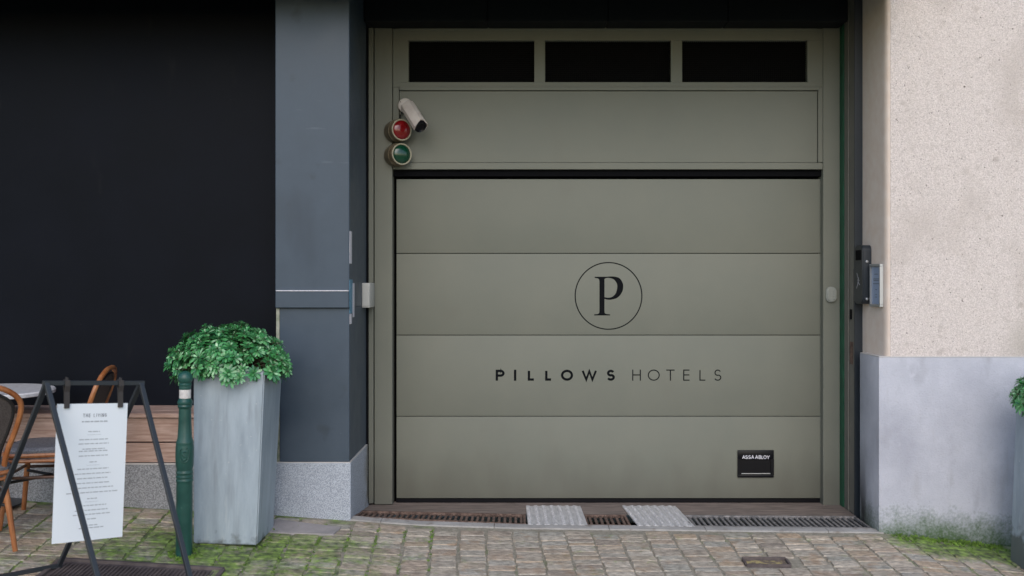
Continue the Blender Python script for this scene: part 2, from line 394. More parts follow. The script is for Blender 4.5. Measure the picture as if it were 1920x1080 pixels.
def ribbon(bm, pts, t, fn, depth):
    P = [Vector((a, b)) for a, b in pts]; k = len(P)
    closed = (P[0]-P[-1]).length < 1e-6
    if closed: P = P[:-1]; k -= 1
    Ls, Rs = [], []
    for i in range(k):
        a = P[i-1] if (closed or i > 0) else None; b = P[(i+1) % k] if (closed or i < k-1) else None
        d1 = (P[i]-a).normalized() if a is not None else None; d2 = (b-P[i]).normalized() if b is not None else None
        d1 = d1 or d2; d2 = d2 or d1
        n1 = Vector((-d1.y, d1.x)); n2 = Vector((-d2.y, d2.x)); nn = n1+n2
        nn = nn.normalized() if nn.length > 1e-6 else n1
        m = min(2.6, 1/max(.3, nn.dot(n1)))
        Ls.append(P[i]+nn*t/2*m); Rs.append(P[i]-nn*t/2*m)
    for i in range(k if closed else k-1):
        j = (i+1) % k
        quad(bm, *[fn(p.x, p.y, depth) for p in (Rs[i], Rs[j], Ls[j], Ls[i])])
def glyph(bm, ch, x0, x1, z0, z1, t, fn):
    h = t/2
    for i, st in enumerate(GL[ch]):
        pts = [(x0+h+(x1-x0-t)*a, z0+h+(z1-z0-t)*b) if ch != 'I' else ((x0+x1)/2, z0+(z1-z0)*b) for a, b in st]
        ext = []
        if len(st) == 2:      # plain straight strokes: run to the full cap height
            (a, b), (c, d) = pts; v = Vector((c-a, d-b)).normalized()*h if ch != 'I' else Vector((0,0))
            pts = [(a-v.x, b-v.y), (c+v.x, d+v.y)]
        ribbon(bm, pts, t, fn, i*.0004)

# ================================================================ GROUND
def sheet(bm, x0, x1, y0, y1, dx, dy, dz=0, fn=gz):
    nx, ny = max(1, round((x1-x0)/dx)), max(1, round((y1-y0)/dy))
    V = [[bm.verts.new((x0+(x1-x0)*i/nx, y0+(y1-y0)*j/ny, fn(x0+(x1-x0)*i/nx, y0+(y1-y0)*j/ny)+dz)) for i in range(nx+1)] for j in range(ny+1)]
    for j in range(ny):
        for i in range(nx): bm.faces.new((V[j][i], V[j][i+1], V[j+1][i+1], V[j+1][i]))
bm = bmesh.new(); sheet(bm, -9, 9, 2.6, 6.9, .15, .05, -.007, lambda a, b: gz(a, b)-(.1 if b > 6.06 and XL-.1 < a < XR+.1 else 0))
struct('ground', bm, M['joint'])
bm = bmesh.new(); sheet(bm, -60, 60, -60, 2.6, 2, 2, -.02, lambda x, y: gz(max(-9, min(9, x)), 2.6))
struct('road', bm, M['joint'])
# setts: columns run away from the camera, turned about three degrees
A = R(3.0); ca, sa = math.cos(A), math.sin(A)
KY = 6.005                                  # cobbles stop at the kerb strip in front of the door
def setts():
    bm = bmesh.new(); O = Vector((.6, 6.0))
    cw = .163
    for c in range(-38, 42):
        u0 = c*cw; wdt = cw-random.uniform(.010,.020); v = -3.6+random.uniform(0,.1)
        while v < .75:
            ln = random.choice((random.uniform(.055,.08), random.uniform(.07,.105)))
            jx = random.uniform(-.003,.003)
            cu, cv = u0+cw/2+jx, v+ln/2
            wx, wy = O.x+cu*ca-cv*sa, O.y+cu*sa+cv*ca
            v += ln+random.uniform(.002,.006)
            lim = 6.0-.02
            if -1.62 < wx < XR+.1: lim = KY-ln/2-.01
            elif wx < -1.62: lim = 5.94
            else: lim = 5.96
            if wy > lim or wy < 2.7 or abs(wx) > 7: continue
            # leave openings for covers
            if any(x0 < wx < x1 and y0 < wy < y1 for (x0, x1, y0, y1) in HOLES): continue
            tz = random.uniform(-.003,.003); tl = random.uniform(-.015,.015); tm = random.uniform(-.03,.03)
            hw, hl = wdt/2, ln/2
            rings = []
            shape = [(-1,-.8),(-.8,-1),(.8,-1),(1,-.8),(1,.8),(.8,1),(-.8,1),(-1,.8)]
            jit = [(random.uniform(-.005,.005), random.uniform(-.0035,.0035)) for _ in shape]
            for ins, dz in ((0,-.03),(.0006,-.0035),(.003,-.0006),(.010,.0004)):
                rg = []
                for (a, b), (ja, jb) in zip(shape, jit):
                    pu, pv = a*(hw-ins)+ja, b*(hl-ins)+jb
                    x, y = wx+pu*ca-pv*sa, wy+pu*sa+pv*ca
                    rg.append(bm.verts.new((x, y, gz(x, y)+dz+tz+tl*pu+tm*pv)))
                rings.append(rg)
            for r0, r1 in zip(rings, rings[1:]):
                for j in range(8): bm.faces.new((r0[j], r0[(j+1)%8], r1[(j+1)%8], r1[j]))
            bm.faces.new(rings[-1])
    return bm
cov = hit(1437, 1055)
grc = hit(330, 1075)
HOLES = [(cov.x-.13, cov.x+.13, cov.y-.06, cov.y+.06), (-2.46,-1.56, 4.3, 5.12), (XR-.06, XR+.02, 5.93, 6.1)]
struct('pavement', setts(), M['cobble'], smooth=True)
# kerb strip along the door opening and up past the pillar
bm = bmesh.new(); x = -1.62
while x < XR:
    x1 = min(XR+.03, x+random.uniform(.55,.8))
    t = bmesh.new(); sheet(t, x, x1-.004, 6.01, 6.09, .08, .04, .002, lambda a, b: gz(a, min(b, 6.05)) )
    r = bmesh.ops.extrude_face_region(t, geom=t.faces[:])
    bmesh.ops.translate(t, vec=(0,0,-.05), verts=[v for v in r['geom'] if isinstance(v, bmesh.types.BMVert)])
    merge(bm, t); x = x1
struct('kerb', bm, M['kerb'])
bm = bmesh.new()
pp = [hit(*q) for q in ((470,972),(520,975),(600,985),(640,990),(625,1003),(560,1001),(505,1000),(468,985))]
f = bm.faces.new([bm.verts.new(p+Vector((0,0,.006))) for p in pp])
r = bmesh.ops.extrude_face_region(bm, geom=[f]); bmesh.ops.translate(bm, vec=(0,0,-.05), verts=[v for v in r['geom'] if isinstance(v, bmesh.types.BMVert)])
struct('mortar_patch', bm, M['patch'])
# threshold slab behind the drain
bm = bmesh.new(); sheet(bm, XL+.002, XR-.002, 6.42, 6.86, .1, .05, -.002)
struct('threshold', bm, M['sill'])
bm = bmesh.new(); sheet(bm, XL+.002, XR-.002, 6.07, 6.45, .1, .05, -.06)
struct('drain_channel_bed', bm, M['dark_slot'])

# drain grates and plates (built as real bars that run across the channel)
G0, G1 = 6.095, 6.415
def grate(x0, x1, mt, label):
    cx = (x0+x1)/2
    t = thing('drain_grate', label, 'drain grate', (cx, 6.25, gz(cx, 6.25)), group='drain grates in front of the garage door')
    bm = bmesh.new()
    for (ya, yb) in ((G0, G0+.022), (G1-.022, G1)):
        bar(bm, (x0, (ya+yb)/2, gz(x0,(ya+yb)/2)-.008), (x1, (ya+yb)/2, gz(x1,(ya+yb)/2)-.008), .022, .02)
    for xx in (x0+.008, x1-.008):
        bar(bm, (xx, G0+.024, gz(xx,G0)-.008), (xx, G1-.024, gz(xx,G1)-.008), .016, .019)
    obj('frame', bm, mt, t)
    bm = bmesh.new(); x = x0+.036
    while x < x1-.024:
        a = random.uniform(-.0015,.0015)
        bar(bm, (x+a, G0+.024, gz(x,G0)-.010), (x+a+random.uniform(-.002,.002), G1-.024, gz(x,G1)-.010+random.uniform(-.002,.001)), .017, .014)
        x += .0355
    o = obj('grate_bars', bm, mt, t)
gx = lambda px, Y: X(px, Y)
grate(XL+.012, gx(986, 6.2), M['rust'], 'long rusty drain grate left of both metal plates')
grate(gx(1098, 6.2), gx(1180, 6.2), M['rust'], 'short drain grate between the two silver plates')
grate(gx(1290, 6.2), XR-.012, M['iron'], 'longest grey drain grate right of both metal plates')
def plate(pxs, label):
    ys = (6.08, 6.70); (a0, a1), (b0, b1) = pxs   # back px range, front px range
    P = [(X(b0,ys[0]), ys[0]), (X(b1,ys[0]), ys[0]), (X(a1,ys[1]), ys[1]), (X(a0,ys[1]), ys[1])]
    cx = sum(p[0] for p in P)/4
    t = thing('metal_plate', label, 'metal plate', (cx, 6.4, gz(cx,6.4)), group='metal plates over the drain')
    bm = bmesh.new(); n = 60
    def pt(u, v): 
        x = (P[0][0]*(1-u)+P[1][0]*u)*(1-v)+(P[3][0]*(1-u)+P[2][0]*u)*v; y = ys[0]+(ys[1]-ys[0])*v
        return Vector((x, y, gz(x, y)+.004))
    V = [[bm.verts.new(pt(i/n, j/10)+Vector((0,0,0.0022*math.sin(i/n*2*math.pi*7)+.0008*math.sin(j*1.7+i*.13)))) for i in range(n+1)] for j in range(11)]
    for j in range(10):
        for i in range(n): bm.faces.new((V[j][i],V[j][i+1],V[j+1][i+1],V[j+1][i]))
    r = bmesh.ops.extrude_face_region(bm, geom=bm.faces[:]); bmesh.ops.translate(bm, vec=(0,0,-.006), verts=[v for v in r['geom'] if isinstance(v, bmesh.types.BMVert)])
    for i in range(7):
        u = .107+i*.1429-.0714
        for j in range(21):
            v = .03+j*.047; p = pt(u, v)+Vector((0,0,.003)); d = .016 if (i+j) % 2 else .0
            a = R(45 if (i+j) % 2 else -45)
            q = Vector((math.cos(a)*.012, math.sin(a)*.012, 0))
            bar(bm, p-q, p+q, .005, .003, bev=.001)
    obj('sheet', bm, M['chequer'], t)
plate(((986,1088),(990,1102)), 'worn silver tread plate over the drain, left of the short grate')
plate(((1166,1266),(1196,1303)), 'slanting silver tread plate over the drain, right of the short grate')

# small service cover in the setts
t = thing('valve_cover', 'small square iron cover with yellow middle set among the cobbles', 'cover', cov)
s_ = .125
bm = bmesh.new()
for (a, b) in (((-s_,-.055),(s_,-.055)),((-s_,.055),(s_,.055)),((-s_,-.043),(-s_,.043)),((s_,-.043),(s_,.043))):
    p = [Vector((cov.x+q[0], cov.y+q[1], gz(cov.x+q[0], cov.y+q[1])+.002)) for q in (a, b)]
    bar(bm, p[0], p[1], .012, .02)
obj('rim', bm, M['ironplate'], t)
bm = bmesh.new(); sheet(bm, cov.x-s_+.012, cov.x+s_-.012, cov.y-.044, cov.y+.044, .05, .04, -.004); obj('lid', bm, M['yellow'], t)
# ribbed iron cover in the foreground left
t = thing('inspection_cover', 'large ribbed rusty brown iron cover in the pavement under the menu stand', 'cover', (-2.0, 4.7, gz(-2.0,4.7)))
bm = bmesh.new(); sheet(bm, -2.42,-1.58,4.32,5.08,.1,.1,-.004); obj('lid', bm, M['ironplate'], t)
bm = bmesh.new(); y = 4.36
x = -2.39
while x < -1.60:
    bar(bm, (x, 4.35, gz(x,4.35)-.001), (x, 5.05, gz(x,5.05)-.001), .011, .008, bev=.002); x += .021
obj('ribs', bm, M['ironplate'], t)
bm = bmesh.new()
for a, b in (((-2.43,5.09),(-1.57,5.09)),((-2.43,4.31),(-1.57,4.31)),((-2.43,4.325),(-2.43,5.075)),((-1.57,4.325),(-1.57,5.075))):
    bar(bm, (*a, gz(*a)+.0), (*b, gz(*b)+.0), .026, .02)
obj('frame', bm, M['ironplate'], t)

# ================================================================ BUILDING
# dark wall behind the bench
bm = B(-8, -1.531, YW, YW+.4, 0, 3.519)
tag(obj('dark_wall', bm, M['darkwall']), 'near black smooth wall panel behind the bench and chairs', 'wall')
# pillar
zb, zt_ = Z(577, YP), Z(545, YP); zp = Z(868, YP)
t = thing('pillar', 'slate blue painted pillar between the dark wall and the garage door', 'pillar', (-1.3, YP, .1))
xa, xb = X(516, YP), XL
obj('upper_panel', B(xa, xb, YP, YF+.02, zb-.0015, 3.519, bev=.004), M['pillar'], t)
obj('lower_panel', B(X(524,YP), xb-.001, YP+.004, YF+.02, zp+.006, zb-.002, bev=.003), M['pillar'], t)
obj('belt_rail', B(X(518,YP), xb, YP-.022, YP-.0005, zb, zt_-.004, bev=.003), M['pillar'], t)
obj('rail_edge', B(X(519,YP), xb-.002, YP-.026, YP-.001, zt_-.004, zt_+.003, bev=.001), M['white'], t)  # white strip paints the highlight along the rail's top edge
obj('edge_trim', B(X(517.5,YP), X(523.5,YP), YP+.006, YP+.02, zp+.006, zb-.004), M['edge_trim'], t)
bm = B(X(514,YP), XL+.010, YP-.012, YF-.004, -.1, zp, bev=.003)
pl = obj('plinth', bm, M['granite'], t)
obj('plinth_edge', B(X(514,YP)+.002, XL+.008, YP-.010, YF-.004, zp+.0005, zp+.006), M['granite_edge'], t)
# stickers on the pillar's corner
def stick(label, y0, y1, px0, px1, m, side, nm='sticker'):
    if side: bm = B(XL+.0003, XL+.003, YP+px0, YP+px1, Z(y1,YP), Z(y0,YP))
    else: bm = B(X(px0,YP), X(px1,YP), YP-.002, YP, Z(y1,YP), Z(y0,YP))
    return tag(obj(nm, bm, m), label, 'sticker', 'stickers on the pillar corner')
stick('torn white sticker strip high on the corner of the blue pillar', 433, 494, .006, .075, M['white'], True)
stick('blue sticker strip on the pillar corner beside the belt rail', 524, 588, .004, .10, M['blue'], True)
stick('white torn sticker below the blue one on the pillar corner', 589, 608, .010, .075, M['white'], True)
stick('pale blue sticker strip just right of the blue one on the pillar', 531, 596, .112, .17, M['white'], True)

# bench
ys0, ys1 = 6.00, YW
zs = Z(775, ys0)
t = thing('bench', 'long pinkish wooden wall bench on a grey granite base', 'bench', (-4, 6.2, .2))
xe = -1.545
bm = bmesh.new(); y = ys0-.012
for k in range(3):
    box(bm, -8, xe, y, y+.132, zs-.028, zs, bev=.004); y += .137
obj('seat', bm, M['wood'], t)
obj('front_board', B(-8, xe, ys0+.006, ys0+.03, Z(828.5,ys0), zs-.031, bev=.002), M['wood'], t)
obj('front_board', B(-8, xe, ys0+.004, ys0+.03, Z(867,ys0), Z(831,ys0), bev=.002), M['wood'], t)
obj('base', B(-8, xe, ys0-.004, ys0+.3, -.05, Z(871,ys0), bev=.003), M['granite_bench'], t)
obj('base_edge', B(-8, xe, ys0-.008, ys0+.2, Z(871,ys0)+.0005, Z(868.5,ys0)), M['granite_edge'], t)

# right house wall
t = thing('house_wall', 'beige rough rendered wall with grey concrete base at right', 'wall', (4, 6.2, 0))
zpl = Z(670, YP); xs = 2.298
obj('render', B(xs+.028, 8, YP+.006, 7.2, zpl-.02, 6.0, bev=.0), M['stucco'], t)
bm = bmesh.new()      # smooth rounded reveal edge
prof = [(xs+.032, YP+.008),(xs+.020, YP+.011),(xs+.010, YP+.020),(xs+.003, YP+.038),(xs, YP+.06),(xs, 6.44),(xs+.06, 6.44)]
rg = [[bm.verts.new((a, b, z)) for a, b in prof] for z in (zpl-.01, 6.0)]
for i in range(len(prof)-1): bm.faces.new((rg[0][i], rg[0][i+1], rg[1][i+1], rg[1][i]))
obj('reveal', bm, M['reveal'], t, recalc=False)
bm = bmesh.new(); box(bm, XR, 8, YP, 6.36, -.9, zpl, bev=.004, seg=2)
obj('plinth', bm, M['plinthc'], t)
obj('capping', B(XR+.002, 8, YP+.0, 6.36, zpl+.0005, zpl+.006), M['granite_edge'], t)

# metal on the right side of the recess
t = thing('guide_channel', 'grey brown metal channel with green strip right of the garage door', 'door channel', (XR, 6.6, 0))
obj('channel', B(XR, XR+.12, 6.455, 6.665, .0, 3.519, bev=.003), M['channel'], t)
obj('ridge', B(XR-.008, XR-.0005, 6.56, 6.58, .0, 3.519, bev=.002), M['channel'], t)
obj('green_strip', B(XR-.004, XR+.05, 6.672, 6.745, .0, 3.5), M['greenstrip'], t)
obj('lock_plate', B(XR-.005, XR-.0005, 6.478, 6.545, Z(600,6.5), Z(505,6.5), bev=.001), M['channel'], t)
obj('slot', B(XR-.003, XR-.0005, 6.485, 6.545, Z(683,6.5), Z(641,6.5)), M['rust'], t)
obj('slot', B(XR-.0065, XR-.0055, 6.49, 6.535, Z(599,6.5), Z(580,6.5)), M['dark_slot'], t)
tag(obj('trim_strip', B(X(1602.5,6.44), xs+.06, 6.441, 6.454, -.1, 3.519), M['navy_box']),
    'tall black metal strip between door channel and beige wall', 'trim')

# door frame
ZT = Z(44, YF)
t = thing('door_frame', 'sage green fixed door surround with three dark vent openings on top', 'door frame', (.6, YF, 0))
obj('post', B(X(687,YF), X(700.5,YF), YF-.012, YF+.12, .012, ZT, bev=.003), M['door'], t)
obj('post', B(X(702,YF), X(735.5,YF), YF, YF+.12, Z(946,YF), ZT-.01, bev=.003), M['door'], t)
obj('post', B(X(1543.5,YF), X(1575,YF), YF, YF+.12, Z(948,YF), ZT, bev=.003), M['door'], t)
YT = YF+.012
bm = bmesh.new()
xl, xr_ = X(737,YT), X(1542.5,YT)
ops = [(766,1002),(1022,1258),(1279,1514)]
cuts = [737]+[v for p in ops for v in p]+[1542.5]
box(bm, xl, xr_, YT, YT+.05, Z(76,YT), Z(45,YT), bev=.001)
for i in range(0, len(cuts), 2): box(bm, X(cuts[i],YT), X(cuts[i+1],YT), YT+.0005, YT+.05, Z(154,YT)+.0005, Z(76,YT)-.0005)
box(bm, xl, xr_, YT, YT+.05, Z(163,YT), Z(154,YT), bev=.001)
obj('vent_rail', bm, M['door'], t)
obj('moulding', B(X(749,YT), X(1535,YT), YT-.008, YT+.03, Z(169.5,YT), Z(163.3,YT), bev=.002), M['door'], t)
obj('moulding', B(X(749,YT), X(1532,YT), YT-.007, YT+.03, Z(57,YT), Z(51,YT), bev=.002), M['door'], t)
bm = bmesh.new()
box(bm, X(749,YT), X(1533,YT), YT+.012, YT+.05, Z(304,YT), Z(170.5,YT))
obj('infill_panel', bm, M['door'], t)
bm = bmesh.new()
box(bm, xl, X(748,YT), YT, YT+.05, Z(304,YT), Z(163.5,YT), bev=.001); box(bm, X(1534,YT), xr_, YT, YT+.05, Z(304,YT), Z(163.5,YT), bev=.001)
box(bm, xl, xr_, YT-.001, YT+.05, Z(317.5,YT), Z(305,YT), bev=.002)
obj('lower_rail', bm, M['door'], t)
for a, b in ops:
    bm = bmesh.new(); x0, x1, z0, z1 = X(a,YT), X(b,YT), Z(154,YT), Z(76,YT)
    n = int((x1-x0)/.014)
    for i in range(n): bar(bm, (x0+.007+i*.014, YT+.03, z0), (x0+.007+i*.014, YT+.03, z1), .003, .003, up=(0,1,0), bev=0)
    for i in range(int((z1-z0)/.014)): bar(bm, (x0, YT+.0335, z0+.007+i*.014), (x1, YT+.0335, z0+.007+i*.014), .003, .003, bev=0)
    obj('vent_mesh', bm, M['vent'], t, smooth=False)
obj('side_gasket', B(XL-.02, XL+.010, 6.68, YF-.014, .02, ZT), M['dark_slot'], t)  # black strip stands in for the shadowed gap between pillar and frame
obj('backing', B(XL-.1, XR+.1, YD+.09, YD+.12, -.05, 3.519), M['dark_slot'], t)
obj('head_gasket', B(xl, xr_, YT+.03, YD+.08, Z(331,YD), Z(318.5,YT)), M['dark_slot'], t)  # black fill paints the shade in the gap above the door leaf

# garage door leaf
t = thing('garage_door', 'sage green sectional garage door with black circled P emblem', 'garage door', (.6, YD, .04))
dl, dr = X(743.5,YD), X(1538.5,YD)
rows = [(336,474.4),(475.7,627.7),(629.0,779.9),(781.2,934)]
for i, (a, b) in enumerate(rows):
    bm = bmesh.new(); box(bm, dl, dr, YD, YD+.04, Z(b,YD), Z(a,YD), bev=.0018, seg=2)
    o = obj('door_panel', bm, M['door'], t)
obj('bottom_seal', B(dl-.005, dr+.005, YD+.01, YD+.04, -.0, Z(935.2,YD), bev=.003), M['black_plastic'], t)
fn = lambda x, z, d: Vector((x, YD-.0012-d, z))
# ring emblem
bm = bmesh.new(); cx, cz = X(1141,YD), Z(554.8,YD); rr = 62.5*YD/FP
ribbon(bm, [(cx+rr*math.cos(R(i*3)), cz+rr*math.sin(R(i*3))) for i in range(121)], .0075, fn, 0)
def zp6(a, b): return (X(900+a/3.84, YD), Z(470+b/3.84, YD))
def fillmesh(loops):
    cu = bpy.data.curves.new('c', 'CURVE'); cu.dimensions = '2D'; cu.fill_mode = 'BOTH'
    for lp in loops:
        sp = cu.splines.new('POLY'); sp.points.add(len(lp)-1); sp.use_cyclic_u = True
        for q, p in zip(sp.points, lp): q.co = (p[0], p[1], 0, 1)
    ob = bpy.data.objects.new('c', cu); me = bpy.data.meshes.new_from_object(ob)
    t_ = bmesh.new(); t_.from_mesh(me); bpy.data.objects.remove(ob); bpy.data.meshes.remove(me); return t_
sm = lambda pts, k=5: [(v.x, v.y) for v in smooth_path([(a, b, 0) for a, b in pts], k)]
outer = [(826,188)]+sm([(905,188),(960,186),(1003,198),(1026,230),(1031,262),(1022,300),(990,338),(945,352),(915,352),(896,346)])+\
        sm([(896,435),(899,450),(912,456),(937,459)])+[(937,466),(822,466),(822,459)]+sm([(845,457),(857,450),(860,435)])+\
        sm([(860,222),(857,207),(846,199),(826,196)])
inner = sm([(896,205),(905,198),(928,196),(962,206),(984,234),(988,265),(978,305),(955,330),(925,339),(896,335)])
t2 = fillmesh([[zp6(*p) for p in outer], [zp6(*p) for p in inner]])
for v in t2.verts: v.co = fn(v.co.x, v.co.y, 0)
merge(bm, t2)
obj('emblem', bm, M['vinyl'], t, smooth=False)
bm = bmesh.new()
for ch, a, b in zip('PILLOWS', (113,245,344,469,583,732,912), (177,261,396,520,670,842,971)):
    x0, z1 = zp6(a, 857); x1, z0 = zp6(b, 936)
    glyph(bm, ch, x0, x1, z0, z1, .0165 if ch != 'W' else .0145, fn)
obj('lettering', bm, M['vinyl'], t, smooth=False)
bm = bmesh.new()
for ch, a, b in zip('HOTELS', (1096,1208,1341,1463,1580,1686), (1158,1294,1401,1512,1626,1737)):
    x0, z1 = zp6(a, 856); x1, z0 = zp6(b, 936)
    glyph(bm, ch, x0, x1, z0, z1, .0074, fn)
obj('lettering', bm, M['vinyl'], t, smooth=False)
# handle plate with its marking
bm = bmesh.new()
hx0, hx1, hz0, hz1 = X(1382.5,YD), X(1450.5,YD), Z(895,YD), Z(843.5,YD)
box(bm, hx0, hx1, YD-.012, YD-.0005, Z(861,YD), hz1, bev=.004, seg=2)
box(bm, hx0, hx1, YD-.012, YD-.0005, hz0, Z(889,YD), bev=.004, seg=2)
box(bm, hx0, hx0+.022, YD-.0118, YD-.0005, Z(890,YD), Z(860,YD)); box(bm, hx1-.022, hx1, YD-.0118, YD-.0005, Z(890,YD), Z(860,YD))
box(bm, hx0+.02, hx1-.02, YD-.003, YD-.0006, Z(890,YD), Z(860,YD))
hp = obj('handle_plate', bm, M['black_plastic'], t)
bm = bmesh.new(); bar(bm, (hx0+.026, YD-.012, Z(887.3,YD)), (hx1-.026, YD-.012, Z(887.3,YD)), .006, .005)
obj('grip', bm, M['grey_plastic'], hp)
bm = bmesh.new(); fh = lambda x, z, d: Vector((x, YD-.0135-d, z))
q = lambda a, b: (X(1360+a/12, YD), Z(820+b/12, YD))
for ch, a, b in zip('ASSAABLOY', (368,438,505,568,655,738,802,845,915), (440,500,565,640,732,798,846,918,992)):
    x0, z1 = q(a, 396); x1, z0 = q(b, 480); glyph(bm, ch, x0, x1, z0, z1, .0048, fh)
obj('lettering', bm, M['white'], hp, smooth=False)

# lintel of dark cassettes over the door
YL = 6.56
t = thing('lintel', 'blue black panelled lintel over the garage door', 'lintel', (.6, YL, 3.4))
xx = [XL+.001, X(914,YL), X(1140,YL), X(1365,YL), X(1590,YL)]
for a, b in zip(xx, xx[1:]):
    obj('cassette', B(a+.004, b-.004, YL, YL+.2, Z(40,YL), 3.519, bev=.003), M['lintel'], t)
obj('underside', B(XL+.002, XR-.01, YL+.012, YD+.08, Z(38,YL), 3.518), M['lintel'], t)

# overhanging upper storey (above the frame) that shades pillar, wall and door
t = thing('upper_storey', 'dark overhanging upper floor above the door and dark wall', 'building', (-2, 5.6, 3.9))
obj('soffit', B(-8, XR+.04, 5.60, 6.9, 3.52, 4.02), M['facade'], t)
obj('fascia', B(-8, XR+.04, 5.60, 6.01, 3.34, 3.519), M['facade'], t)
obj('front', B(-8, XR+.04, 5.60, 5.9, 4.021, 6.5), M['facade'], t)

# ================================================================ FITTINGS ON THE DOOR SURROUND
# signal lamps
def signal(px, py, lens, label):
    Y0 = YF-.02; c = Vector((X(px-17,Y0), YF-.001, Z(py,Y0)))
    ax = Vector((.62,-1,-.03)).normalized()
    t = thing('signal_lamp', label, 'signal lamp', c, group='signal lamps on the door surround')
    mt = ax.to_track_quat('Z','Y').to_matrix().to_4x4(); mt.translation = c
    r = .078
    bm = bmesh.new(); lathe(bm, [(.0,-.03),(r*.8,-.03),(r*.96,-.02),(r,.005),(r,.045),(r*1.03,.05),(r*1.03,.06),(r*.98,.064),(r*.96,.10),(r*.9,.108),(r*.86,.108)], mt); obj('housing', bm, M['brass'], t)
    bm = bmesh.new(); tube(bm, [mt @ Vector((r*.9*math.cos(R(a)), r*.9*math.sin(R(a)), .112)) for a in range(0,360,12)], .0055, 8, closed=True); obj('bezel', bm, M['bezel'], t)
    bm = bmesh.new(); lathe(bm, [(r*.88,.108)]+[(r*.86*math.cos(R(a)), .106+.028*math.sin(R(a))) for a in range(0,91,10)][:-1]+[(0,.134)], mt); obj('lens', bm, M[lens], t)
signal(757, 246, 'red', 'round brass signal lamp with red lens, directly under the security camera')
signal(757, 291, 'green', 'round brass signal lamp with green lens, lower of the pair')
# security camera
c = Vector((X(760,YF), YT-.001, Z(198,YF)))
t = thing('security_camera', 'off white bullet security camera above the red signal lamp', 'security camera', c)
mt = Vector((0,-1,0)).to_track_quat('Z','Y').to_matrix().to_4x4(); mt.translation = c
bm = bmesh.new(); lathe(bm, [(.052,0),(.052,.018),(.048,.026),(.03,.03),(0,.03)], mt, 26); 
obj('base_plate', bm, M['white_plastic'], t)
for a in (35,145,235,325):
    m2 = mt @ Matrix.Translation((.040*math.cos(R(a)), .040*math.sin(R(a)), .028)); bm = bmesh.new(); lathe(bm, [(.004,-.004),(.004,.003)], m2, 8); obj('screw', bm, M['black_plastic'], t)

p0 = c+Vector((.002,-.03,-.003)); p1 = c+Vector((.004,-.075,-.02)); p2 = c+Vector((.022,-.11,-.045))
bm = bmesh.new(); tube(bm, smooth_path([p0,p1,p2],5), .013, 10); obj('bracket', bm, M['white_plastic'], t)
b0 = c+Vector((.030,-.10,-.030)); b1 = c+Vector((.122,-.225,-.175)); ax = (b1-b0).normalized()
mb = ax.to_track_quat('Z','Y').to_matrix().to_4x4(); mb.translation = b0; L_ = (b1-b0).length
bm = bmesh.new(); lathe(bm, [(0,-.004),(.032,0),(.042,.008),(.043,L_-.03),(.043,L_-.01)], mb, 20); obj('body', bm, M['white_plastic'], t)
bm = bmesh.new(); lathe(bm, [(.0425,L_-.0095),(.042,L_+.020),(.035,L_+.024),(.030,L_+.018),(0,L_+.010)], mb, 20); obj('lens_hood', bm, M['black_plastic'], t)
# sun shield: bent sheet over the body, pointed at the front
side = ax.cross(Vector((0,0,1))).normalized(); up = side.cross(ax)
bm = bmesh.new(); rws = []
for i, (u, off) in enumerate(((0,-.005),(.5,0),(1,.0))):
    rw = []
    for a in (-112,-80,-48,-16,16,48,80,112):
        ca_, sa_ = math.cos(R(a)), math.sin(R(a))
        ln = -.006+(L_+(.012 if abs(a) < 20 else .030 if abs(a) < 60 else .040 if a > 0 else .018))*u
        rw.append([bm.verts.new(b0+ax*ln+(up*ca_+side*sa_)*rad) for rad in ((.056 if abs(a) in (16,80) else .053), .049)])
    rws.append(rw)
for a, b in zip(rws, rws[1:]):
    for j in range(len(a)-1):
        bm.faces.new((a[j][0],a[j+1][0],b[j+1][0],b[j][0])); bm.faces.new((a[j][1],b[j][1],b[j+1][1],a[j+1][1]))
for rw in (rws[0], rws[-1]):
    for j in range(len(rw)-1): bm.faces.new((rw[j][0],rw[j][1],rw[j+1][1],rw[j+1][0]))
for j in (0,-1):
    for a, b in zip(rws, rws[1:]): bm.faces.new((a[j][0],b[j][0],b[j][1],a[j][1]))
obj('sun_shield', bm, M['white_plastic'], t)
bm = bmesh.new(); tube(bm, smooth_path([c+Vector((-.02,-.006,-.04)), c+Vector((-.035,-.02,-.075)), c+Vector((-.03,-.02,-.10)), c+Vector((-.01,-.02,-.12))],5), .004, 8); obj('cable', bm, M['black_plastic'], t)

# grey junction box at left of the frame
t = thing('junction_box', 'small grey box fixed to the left door post at handle height', 'electrical box', (X(685,6.68), 6.70, Z(553,6.7)))
bm = B(X(678.5,6.5), X(693,6.5), 6.5, 6.727, Z(577,6.5), Z(530.5,6.5), bev=.004, seg=2); obj('casing', bm, M['grey_plastic'], t)
bm = B(X(680,6.5), X(691.5,6.5), 6.496, 6.4995, Z(574,6.5), Z(533,6.5), bev=.001); obj('cover', bm, M['grey_plastic'], t)
